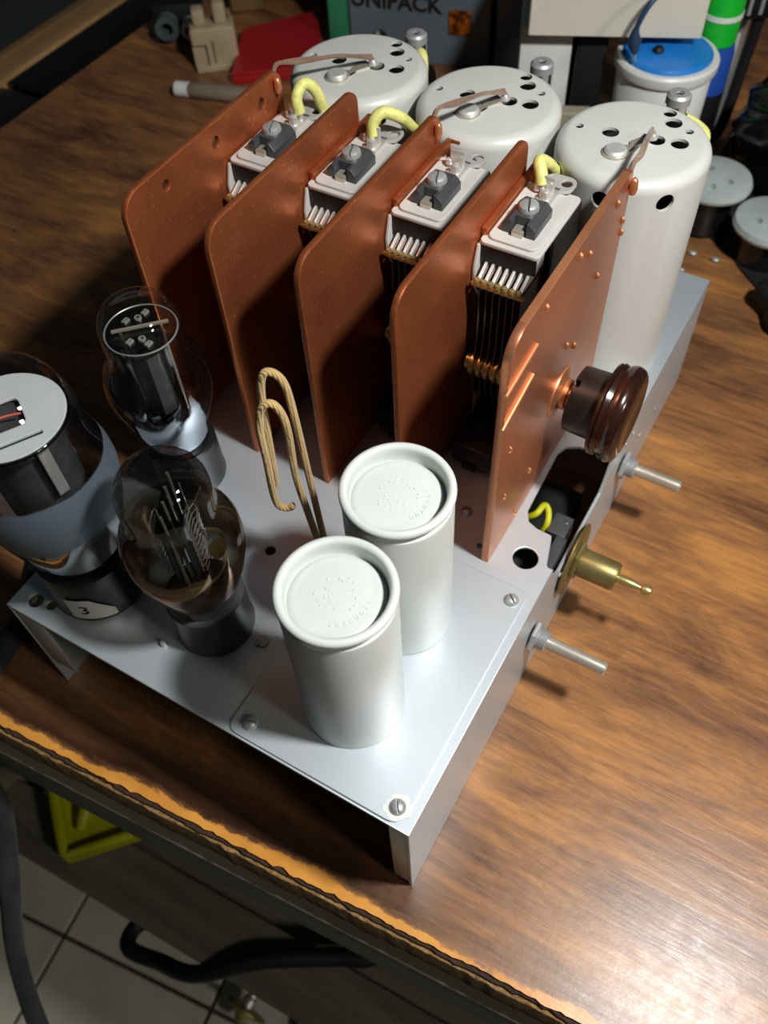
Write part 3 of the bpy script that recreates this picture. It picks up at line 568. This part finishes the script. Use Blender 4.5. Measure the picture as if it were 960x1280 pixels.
    part('end_lug', sheet('end_lug', rrect(.209, .2190, -.0205, -.0080, .004), [circ(.2145, -.0170, .0022, 12)], .0012, .0003, at(0, 0, bz+.0006)), 'alu', s)
    return s
s0 = section()
lab = ['tuning capacitor section farthest left, behind the second copper plate', 'tuning capacitor section between the second and third copper plates', 'tuning capacitor section between the third and fourth copper plates', 'tuning capacitor section nearest the knob, with seven bright vanes showing']
for i, y in enumerate(PY):
    if i == 0: s0.location = (0, y, 0); s0['label'] = lab[0]
    else: clone(s0, (0, y, 0), lab[i])

# ---------------------------------------------------------------- tall shield cans
TX, TY0, TDY, TR, TT = .2493, .0359, .0627, .0302, .1070
def tall():
    c = thing('shield_can', 'x', 'can', (0, 0, 0), 'tall white shield cans')
    rs, w = .0050, .0012
    pr = [(TR-w, 0), (TR, 0)]+arc(TR-rs, TT-rs, rs, 0, PI/2, 8)+[(0, TT), (0, TT-w)]+arc(TR-rs, TT-rs, rs-w, PI/2, 0, 6)+[(TR-w, 0)]
    bm = bmesh.new(); lathe_into(bm, pr[:-1], 72)
    bmesh.ops.remove_doubles(bm, verts=bm.verts[:], dist=1e-7)
    be = [e for e in bm.edges if e.is_boundary]
    if be: bmesh.ops.bridge_loops(bm, edges=be)
    body = finish(bm, 'body')
    bm = bmesh.new()
    for x, y, r in ((.0000, .0100, .0034), (-.0012, .0225, .0017), (.0026, -.0078, .0034), (.0042, -.0165, .0035), (.0135, -.0172, .0017), (.0165, -.0098, .0034), (.0225, -.0062, .0027), (-.0125, .0032, .0016)):
        lathe_into(bm, [(0, TT-.006), (r, TT-.006), (r, TT+.006), (0, TT+.006)], 28, at(x, y, 0))
    for a in (-2.34, 3.12, 2.32):
        lathe_into(bm, [(0, TR-.006), (.0036, TR-.006), (.0036, TR+.004), (0, TR+.004)], 28, at(0, 0, TT-.0088) @ Matrix.Rotation(a, 4, 'Z') @ AX['x'])
    part('body', cut(body, finish(bm, 'cutter')), 'tall', c)
    part('inner_coil', lathe('inner_coil', [(0, .002), (.020, .002), (.0205, .003), (.0205, .085), (.0195, .086), (0, .086)], 32), 'black_plastic', c)
    # solder lug held by a flat bolt head on top
    part('bolt', lathe('bolt', [(0, .0016), (.0036, .0015), (.0044, .0008), (.0044, 0), (0, 0)], 28, at(-.0125, .0032, TT+.0008)), 'alu', c)
    part('solder_lug', sheet('solder_lug', [(-.0125+.0052*math.cos(a), .0032+.0052*math.sin(a)) for a in [-.35+PI*1.72+.0-(-PI*.05)-k*PI*1.62/14 for k in range(15)]][::-1] + [(-.0035, .0005), (.0020, -.0030), (.0040, -.0058), (.0022, -.0074), (-.0005, -.0052), (-.0055, -.0022)], [], .0008, .0002, at(0, 0, TT+.0004)), 'steel', c)
    part('solder_blob', lathe('solder_blob', [(0, .0026), (.0012, .0022), (.0020, .0008), (.0022, 0), (0, 0)], 14, at(.0022, -.0060, TT+.0006)), 'solder', c)
    return c
tl = tall(); tl.location = (TX, TY0, HC); tl['label'] = 'tall white perforated shield can on the right, behind the brown knob'
clone(tl, (TX, TY0+TDY, HC), 'middle of the three tall white perforated shield cans')
clone(tl, (TX, TY0+2*TDY, HC), 'farthest left of the three tall white perforated shield cans')
ZT = HC+TT
for i, (yp, lb) in enumerate(((.0246, 'braided ground wire from copper front panel to the right shield can'), (.1032, 'braided ground wire from third copper plate to the middle shield can'), (.1779, 'braided ground wire from leftmost copper plate to the farthest shield can'))):
    yc = TY0+TDY*i; e_ = Vector((TX+.0022, yc-.0060, ZT+.0032)); px1 = PX1-.004; z1 = HC+PT
    bm = bmesh.new()
    P_ = [(px1, yp+.001, z1-.003), (px1+.004, yp+.001, z1+.0005), (px1+.012, yp*.8+e_.y*.2, z1+.0005-.002), tuple(e_.lerp(Vector((px1, yp, z1)), .35)+Vector((0, 0, .0028))), tuple(e_)]
    tube_into(bm, P_, .00085, 8); tube_into(bm, [tuple(Vector(p)+Vector((.0006, .0008, .0008*(-1)**k))) for k, p in enumerate(P_)], .0007, 8)
    g = solo('ground_wire', finish(bm, 'ground_wire', ang=1.2), 'twisted_copper', lb, 'wire')
    part('solder_joint', lathe('solder_joint', [(0, .0060), (.0013, .0045), (.0017, .001), (.0012, -.001), (0, -.001)], 12, at(px1-.001, yp-.0016, z1-.0075)), 'copper_edge', g)

# yellow green sleeved wires from the capacitors into the cans
def sleeve(P, label, r=.0024):
    w_ = solo('sleeved_wire', tube('sleeved_wire', P, r, 12), 'sleeve', label, 'wire', 'yellow green sleeved wires')
    p0, p1 = Vector(P[0]), Vector(P[1]); d = (p0-p1).normalized()
    part('bare_end', tube('bare_end', [tuple(p0-d*.001), tuple(p0+d*.005)], .0009, 8, 0), 'solder', w_)
def hole(i, a, d=0, z=-.0088): return (TX+(TR-d)*math.cos(a), TY0+TDY*i+(TR-d)*math.sin(a), ZT+z)
sleeve([(.2068, .1640, .1800), (.2072, .1650, .1860), (.2120, .1640, .1898), (.2158, .1610, .1850), hole(2, -3.06, 0), hole(2, -3.06, .008)], 'arched yellow sleeved wire into the farthest shield can, beside the first copper plate')
sleeve([(.2068, .1290, .1800), (.2072, .1290, .1845), (.2105, .1262, .1880), (.2160, .1210, .1840), hole(1, 2.32, 0), hole(1, 2.32, .008)], 'bent yellow sleeved wire into the middle shield can, by the second copper plate')
sleeve([(.2068, .0560, .1800), (.2080, .0570, .1828), (.2125, .0600, .1850), (.2210, .0596, .1790), hole(0, 2.32, 0), hole(0, 2.32, .008)], 'curved yellow sleeved wire into the right shield can near the knob')

# ---------------------------------------------------------------- capped tubes behind the tall cans
def capped(x, y, top, label):
    c = thing('capped_tube', label, 'vacuum tube', (0, 0, 0), 'grid cap tubes behind the shield cans')
    part('socket_ring', lathe('socket_ring', [(.0155, 0), (.0192, 0), (.0195, .001), (.0192, .0045), (.0155, .005)], 40), 'black_bakelite', c)
    part('base', lathe('base', [(0, 0), (.0150, 0), (.0152, .001), (.0148, .022), (.0138, .024), (0, .024)], 32), 'black_bakelite', c)
    part('glass_envelope', lathe('glass_envelope', [(.0125, .0235), (.015, .035), (.017, .048), (.0155, .058), (.0120, .066), (.0115, .074), (.009, .081), (.0045, .0838), (0, .0842)], 32, None, 2.0), 'glass_small', c)
    part('anode', lathe('anode', [(0, .032), (.008, .032), (.008, .062), (0, .062)], 16), 'anode', c)
    h0 = .0838; r = .0052
    cp = lathe('grid_clip', [(r-.001, h0), (r, h0), (r, top-.001), (r-.001, top), (.0019, top), (.0019, top-.0012), (r-.0011, top-.0012)], 28)
    for a in (.55, 1.75, 2.9): cp = cut(cp, box('k', -.0013, .0013, -.02, .02, h0-.002, top-.0042, 0, 1, Matrix.Rotation(a, 4, 'Z')))
    part('grid_clip', cp, 'zinc', c)
    part('cap_pin', lathe('cap_pin', [(0, h0-.001), (.0030, h0-.001), (.0030, top-.003), (.0022, top-.002), (0, top-.002)], 16), 'solder', c)
    c.location = (x, y, HC); return c
cz = .165
capped(.2985, .1600, .0990, 'capped tube behind the farthest shield can, striped metal clip on top')
capped(.2985, .0960, .1000, 'capped tube with bright metal clip behind the middle shield can')
capped(.2985, .0335, .1010, 'capped tube with grey metal clip behind the right shield can')
def clip_wire(P, label): solo('clip_wire', tube('clip_wire', P, lambda t: .0028-.0006*t, 10), 'sleeve', label, 'wire')
clip_wire([(.2935, .1548, .1655), (.2915, .1528, .1650), (.2890, .1510, .1605), (.2850, .1500, .152)], 'short yellow sleeve on the metal clip behind the farthest shield can')
clip_wire([(.3000, .0300, .1625), (.3000, .0240, .1610), (.2960, .0185, .1600), (.2900, .0180, .1570), (.284, .020, .1500)], 'frayed yellow sleeve on the grey clip behind the right shield can')

# ---------------------------------------------------------------- clutter behind the chassis
def frame(px, py, ux, uy):                    # local x along (ux,uy), local y away from the camera, z up
    u = Vector((ux, uy, 0)).normalized(); n = Vector((-u.y, u.x, 0))
    return Matrix(((u.x, n.x, 0, px), (u.y, n.y, 0, py), (0, 0, 1, 0), (0, 0, 0, 1)))
FI = frame(.5461, .3591, .2388, -.9711)
ins = thing('instrument_case', 'grey instrument case with dark lettering and amber lens behind the cans', 'instrument', (.56, .30, 0))
part('case', box('case', .002, .1145, .002, .11, .0, .15, .002, 2, FI), 'grey_panel', ins)
part('front_plate', sheet('front_plate', rrect(.0005, .1150, .0005, .148, .002), [], .002, .0004, FI @ at(0, .0009, 0) @ XZ), 'grey_panel', ins)
part('lettering', text('lettering', 'UNIPACK', .0165, .0003, FI @ at(.0762, -.0006, .0408) @ XZ, 1.05, 'RIGHT', .0004), 'ink', ins, 'dark letters UNIPACK')
lens = part('amber_lens', box('amber_lens', .0830, .1000, -.0030, -.0002, .0268, .0448, .0012, 2, FI), 'amber', ins, 'square amber lens')
part('toggle', join('toggle', [lathe('a', [(0, 0), (.0062, 0), (.0060, .0020), (.0038, .0026), (0, .003)], 20, FI @ at(.0255, -.0002, .0175) @ AX['y']), tube('b', [tuple(FI @ Vector((.0255, -.002, .0178))), tuple(FI @ Vector((.0258, -.008, .0240)))], .0019, 10, 0)]), 'black_bakelite', ins)
part('toggle_tip', lathe('toggle_tip', [(0, .0022), (.0018, .0016), (.0024, 0), (.0018, -.0016), (0, -.0022)], 14, FI @ at(.0258, -.0085, .0245)), 'steel', ins)
solo('side_case', box('side_case', .1185, .1420, .004, .11, 0, .14, .002, 2, FI), 'grey_blue', 'narrow blue grey case right of the lettered instrument', 'instrument')
solo('green_box', box('green_box', -.0195, -.0012, .003, .10, 0, .13, .002, 2, FI), 'green_plastic', 'teal green box standing left of the grey instrument', 'box')
red = [(.527, .455), (.580, .415), (.508, .3605), (.463, .4215)]
rb = thing('red_case', 'flat red plastic case lying behind the leftmost copper plate', 'case', (.52, .41, 0))
part('lid', sheet('lid', red, [], .0035, .0008, at(0, 0, .0088)), 'red_plastic', rb)
part('tray', sheet('tray', [(.52+(x-.52)*.985, .412+(y-.412)*.985) for x, y in red], [], .0066, .0008, at(0, 0, .0035)), 'red_plastic', rb)
solo('black_case', box('black_case', 0, .11, 0, .07, 0, .028, .003, 2, frame(.592, .50, .30, -.95)), 'black_plastic', 'black case behind the red plastic case', 'case')
# white board carried by the carton and the tub
FB = frame(.4412, .1617, .3915, -.9202)
wb = thing('card_tray', 'shallow off-white cardboard tray resting on the carton and the blue tub', 'tray', (.48, .12, .1055))
for nm, a in (('front_wall', (0, .1020, 0, .0022, .1055, .1315)), ('back_wall', (0, .1020, .098, .1, .1055, .1315)), ('side_wall', (0, .002, .0023, .0978, .1055, .1315)), ('side_wall', (.100, .102, .0023, .0978, .1055, .1315)), ('bottom', (.0021, .0999, .0023, .0978, .1055, .1075))):
    part(nm, box(nm, *a, .0006, 1, FB), 'card', wb)
part('contents', box('contents', .006, .096, .006, .095, .1078, .1240, .003, 2, FB), 'black_plastic', wb, 'dark contents of the tray')
solo('white_carton', box('white_carton', -.004, .0280, .012, .085, 0, .1050, .001, 2, FB), 'white_plastic', 'white carton under the left end of the cardboard tray', 'carton')
solo('paper_packet', box('paper_packet', .012, .045, -.006, .004, 0, .060, .001, 1, FB), 'beige', 'beige paper packet leaning on the white carton', 'packet')
solo('black_box', box('black_box', .0315, .0500, .012, .080, 0, .104, .002, 2, FB), 'black_plastic', 'black box between the white carton and blue-lidded tub', 'box')
tb = thing('paint_tub', 'white tub with sky blue lid behind the right shield can', 'tub', (.478, .085, 0))
tx, ty = .4775, .0845
part('body', lathe('body', [(0, 0), (.0255, 0), (.0268, .002), (.0288, .086), (.0278, .088), (0, .088)], 48, at(tx, ty, 0)), 'white_plastic', tb)
part('lid_rim', lathe('lid_rim', [(.0270, .0882), (.0305, .0882), (.0312, .0895), (.0312, .0940), (.0300, .0955), (.0270, .0955)], 48, at(tx, ty, 0)), 'white_plastic', tb)
part('lid', lathe('lid', [(0, .0885), (.0269, .0885), (.0269, .0965), (.0255, .0978), (.010, .0990), (0, .0992)], 48, at(tx, ty, 0)), 'blue_plastic', tb, 'sky blue lid')
part('lid_spout', lathe('lid_spout', [(0, 0), (.0030, 0), (.0034, .0012), (.0022, .003), (0, .0032)], 14, at(tx-.008, ty+.004, .0990)), 'black_plastic', tb)
bm = bmesh.new()
for z0, z1, a0, a1 in ((.034, .052, 2.2, 3.9),):
    vv = [[bm.verts.new((tx+(.0274+.00026*(z/.01)+.0004)*math.cos(a), ty+(.0274+.00026*(z/.01)+.0004)*math.sin(a), z)) for a in [a0+(a1-a0)*k/14 for k in range(15)]] for z in (z0, z1)]
    for k in range(14): bm.faces.new((vv[0][k], vv[0][k+1], vv[1][k+1], vv[1][k]))
part('blue_band', finish(bm, 'blue_band'), 'blue_plastic', tb, 'blue printed band')
bb_ = thing('spray_bottle', 'blue bottle with shade painted black below and bright green top behind the tub', 'bottle', (.522, .066, 0))
part('body', lathe('body', [(0, 0), (.0128, 0), (.0135, .002), (.0135, .058), (0, .058)], 32, at(.519, .0665, 0)), 'black_plastic', bb_)  # lower body coloured black for the shadow behind the shield can
part('shoulder', lathe('shoulder', [(0, .0582), (.0135, .0582), (.0135, .082), (.012, .088), (0, .088)], 32, at(.519, .0665, 0)), 'deep_blue', bb_, 'blue upper part of the bottle')
part('cap', lathe('cap', [(0, .0885), (.0118, .0885), (.0122, .090), (.0118, .135), (.012, .140), (0, .140)], 32, at(.519, .0665, 0)), 'bottle_green', bb_, 'bright green top')
part('cap_band', lathe('cap_band', [(.0119, .104), (.0126, .104), (.0125, .107), (.0118, .107)], 32, at(.519, .0665, 0)), 'white_plastic', bb_)
bc = solo('blue_probe_cable', tube('blue_probe_cable', [(.452, .0975, .1040), (.4515, .0990, .110), (.4505, .0992, .118), (.4530, .0965, .128), (.4590, .0930, .1345), (.475, .089, .136), (.50, .085, .134), (.53, .085, .132)], lambda t: .0014+.0030*max(0, 1-abs(t-.16)/.16) if t < .32 else .0016, 10), 'cable_blue', 'dark blue probe cable hanging over the front of the cardboard tray', 'cable')
part('metal_tip', tube('metal_tip', [(.452, .0975, .1042), (.4522, .0972, .1000)], .0009, 8, 0), 'steel', bc)
tr_ = thing('tape_roll', 'olive brown tape roll lying behind the right shield can', 'tape', (.452, .078, 0))
part('tape', lathe('tape', [(.022, .0), (.040, .0), (.041, .001), (.041, .046), (.040, .047), (.022, .047)], 48, at(.404, .105, 0)), 'olive', tr_)
part('core', lathe('core', [(.0195, 0), (.0219, 0), (.0219, .047), (.0195, .047)], 32, at(.404, .105, 0)), 'card', tr_)

cp_ = [(.447, .024), (.436, .006), (.424, -.004), (.410, -.021), (.395, -.034), (.372, -.070), (.385, -.20), (.64, -.20), (.64, .046), (.50, .048), (.468, .044)]
solo('black_sheet', sheet('black_sheet', [(x+.003*noise.noise((x*90, y*90, 0)), y) for x, y in cp_], [], .002, .0006, at(0, 0, .0011)), simple('matte_black', (7, 7, 8), .9), 'black sheet added to darken the bench under the perforated caps', 'cloth')  # sheet added to blacken the bench around the caps
def blob(name, c, s, rough, seed, sub=4):
    bm = bmesh.new(); bmesh.ops.create_icosphere(bm, subdivisions=sub, radius=1)
    for v in bm.verts:
        n = v.co.normalized(); d = 1+rough*noise.noise(n*1.7+Vector((seed, 0, 0)))+rough*.6*abs(noise.noise(n*4+Vector((0, seed, 0))))
        v.co = Vector((c[0]+n.x*s[0]*d, c[1]+n.y*s[1]*d, max(0.0002 if s[0] < .01 else .0022, c[2]+n.z*s[2]*d)))
    return finish(bm, name, ang=2)
solo('black_bag', blob('black_bag', (.516, -.004, .036), (.028, .042, .038), .35, 3), 'black_gloss', 'crumpled shiny black bag at the right behind the shield cans', 'bag')
solo('black_pouch', blob('black_pouch', (.398, -.052, .010), (.024, .030, .016), .25, 8), 'black_plastic', 'black pouch on the bench at the right picture edge', 'pouch')
cn = thing('multi_pin_connector', 'black connector with metal pins at top right above the black bag', 'connector', (.56, .055, .10))
FC = frame(.548, .064, .55, -.83)
part('shell', box('shell', 0, .034, -.006, .008, .0900, .1180, .002, 2, FC), 'black_bakelite', cn)
for k in range(4): part('pin', box('pin', .004+.0075*k, .0065+.0075*k, -.0085, -.0060, .094, .110, .0005, 1, FC), 'zinc', cn)
part('lead', tube('lead', [tuple(FC @ Vector((.017, .001, .0905))), tuple(FC @ Vector((.017, .004, .06))), tuple(FC @ Vector((.012, .004, .006))), tuple(FC @ Vector((-.004, .012, .006)))], .004, 8), 'rubber', cn)
solo('white_roll', lathe('white_roll', [(0, 0), (.020, 0), (.021, .002), (.021, .118), (.020, .12), (0, .12)], 40, at(.577, .080, 0)), 'white_plastic', 'white paper roll in the top right corner', 'roll')
def capjar(x, y, h, label, tilt=0):
    c = thing('perforated_cap', label, 'cap', (0, 0, 0), 'grey perforated caps behind the chassis')
    rr = .0235
    cap = lathe('cap', [(0, h-.006), (rr, h-.006), (rr+.0006, h-.004), (rr-.0006, h-.001), (rr-.003, h), (0, h+.0020)], 40)
    bm = bmesh.new()
    for a in (.6, 2.1, 3.3, 4.7): lathe_into(bm, [(0, h-.003), (.0030, h-.003), (.0030, h+.004), (0, h+.004)], 16, at(.0095*math.cos(a)-.004, .0095*math.sin(a), 0))
    part('cap', cut(cap, finish(bm, 'cc')), 'cap_grey', c)
    part('body', lathe('body', [(0, 0), (.0150, 0), (.0155, .001), (.0155, h-.0062), (0, h-.0062)], 32), 'black_bakelite', c)
    c.location = (x, y, .0022); return c
capjar(.4585, .0335, .036, 'grey perforated cap on a dark body just right of the shield can')
capjar(.4420, -.0105, .030, 'grey perforated cap on a dark body, cut by the right picture edge')
for x, y, s, lb in ((.4281, .0289, .0022, 'grey solder crumb on the bench closest to the tall shield can'), (.4285, .0140, .0020, 'grey solder crumb on the bench directly before the first perforated cap'), (.4100, .0300, .0015, 'smallest solder crumb on the bench, behind the chassis corner')):
    solo('solder_crumb', blob('solder_crumb', (x, y, s*.6), (s, s*1.4, s*.6), .3, x*90, 2), 'zinc', lb, 'crumb', 'solder crumbs')
solo('wire_clipping', tube('wire_clipping', [(.2265, -.098, .0008), (.222, -.107, .0008)], .0007, 8, 0), 'steel', 'short wire clipping on bare bench right of the steel shafts', 'wire')

# cream socket and friends, upper left
FS = frame(.4660, .4600, .62, -.78)
sk = thing('ceramic_socket', 'cream ceramic socket block with brass screws left of red case', 'socket', (.48, .45, 0))
part('body', cut(box('body', 0, .036, 0, .022, 0, .034, .003, 3, FS), join('k', [box('k', .0155, .0175, -.002, .003, .006, .024, 0, 1, FS), box('k2', .0, .012, -.002, .004, .004, .022, 0, 1, FS)])), 'cream', sk)
for k, x in enumerate((.004, .021)): part('prong', box('prong', x, x+.010, .006, .018, .0340, .0460+.004*k, .0025, 2, FS), 'cream', sk)
for x, z in ((.030, .038), (.033, .044)): part('brass_screw', lathe('brass_screw', [(0, .004), (.0022, .003), (.0026, 0), (0, 0)], 12, FS @ at(x, .010, z-.004)), 'brass', sk)
part('slot_rim', box('slot_rim', .0005, .0355, -.0012, .0005, .0, .005, .0006, 1, FS), 'cream', sk)
wt = thing('marker_pen', 'grey plastic pen with white end lying before the ceramic socket', 'pen', (.44, .42, .007))
d = (Vector((.4490, .392, .0062))-Vector((.4315, .4545, .0062))); L = d.length
mt = at(.4315, .4545, .0062) @ Vector((0, 0, 1)).rotation_difference(d).to_matrix().to_4x4()
part('barrel', lathe('barrel', [(0, .0120), (.0050, .0120), (.0060, .014), (.0060, L-.002), (.005, L), (0, L)], 24, mt), 'grey_tube', wt)
part('white_end', lathe('white_end', [(0, 0), (.0048, 0), (.0058, .001), (.0058, .0118), (0, .0118)], 24, mt), 'white_plastic', wt, 'white end of the pen')
bl = thing('black_connector', 'black connector block behind the ceramic socket', 'connector', (.515, .49, 0))
FK = frame(.492, .522, .55, -.83)
part('shell', box('shell', 0, .040, 0, .035, 0, .030, .004, 2, FK), 'black_plastic', bl)
part('grey_ring', lathe('grey_ring', [(.005, 0), (.010, 0), (.010, .010), (.005, .010)], 24, FK @ at(.012, -.0005, .015) @ AX['y']), simple('teal_grey', (74, 88, 90), .4), bl)
part('grey_ring', lathe('grey_ring', [(.004, 0), (.0075, 0), (.0075, .012), (.004, .012)], 24, FK @ at(.031, -.0005, .013) @ AX['y']), 'zinc', bl)
solo('cardboard_scrap', box('cardboard_scrap', 0, .03, 0, .02, 0, .045, .002, 1, frame(.56, .493, .6, -.8)), simple('brown_card', (110, 86, 46), .8), 'brown cardboard scrap at the top behind the ceramic socket', 'cardboard')
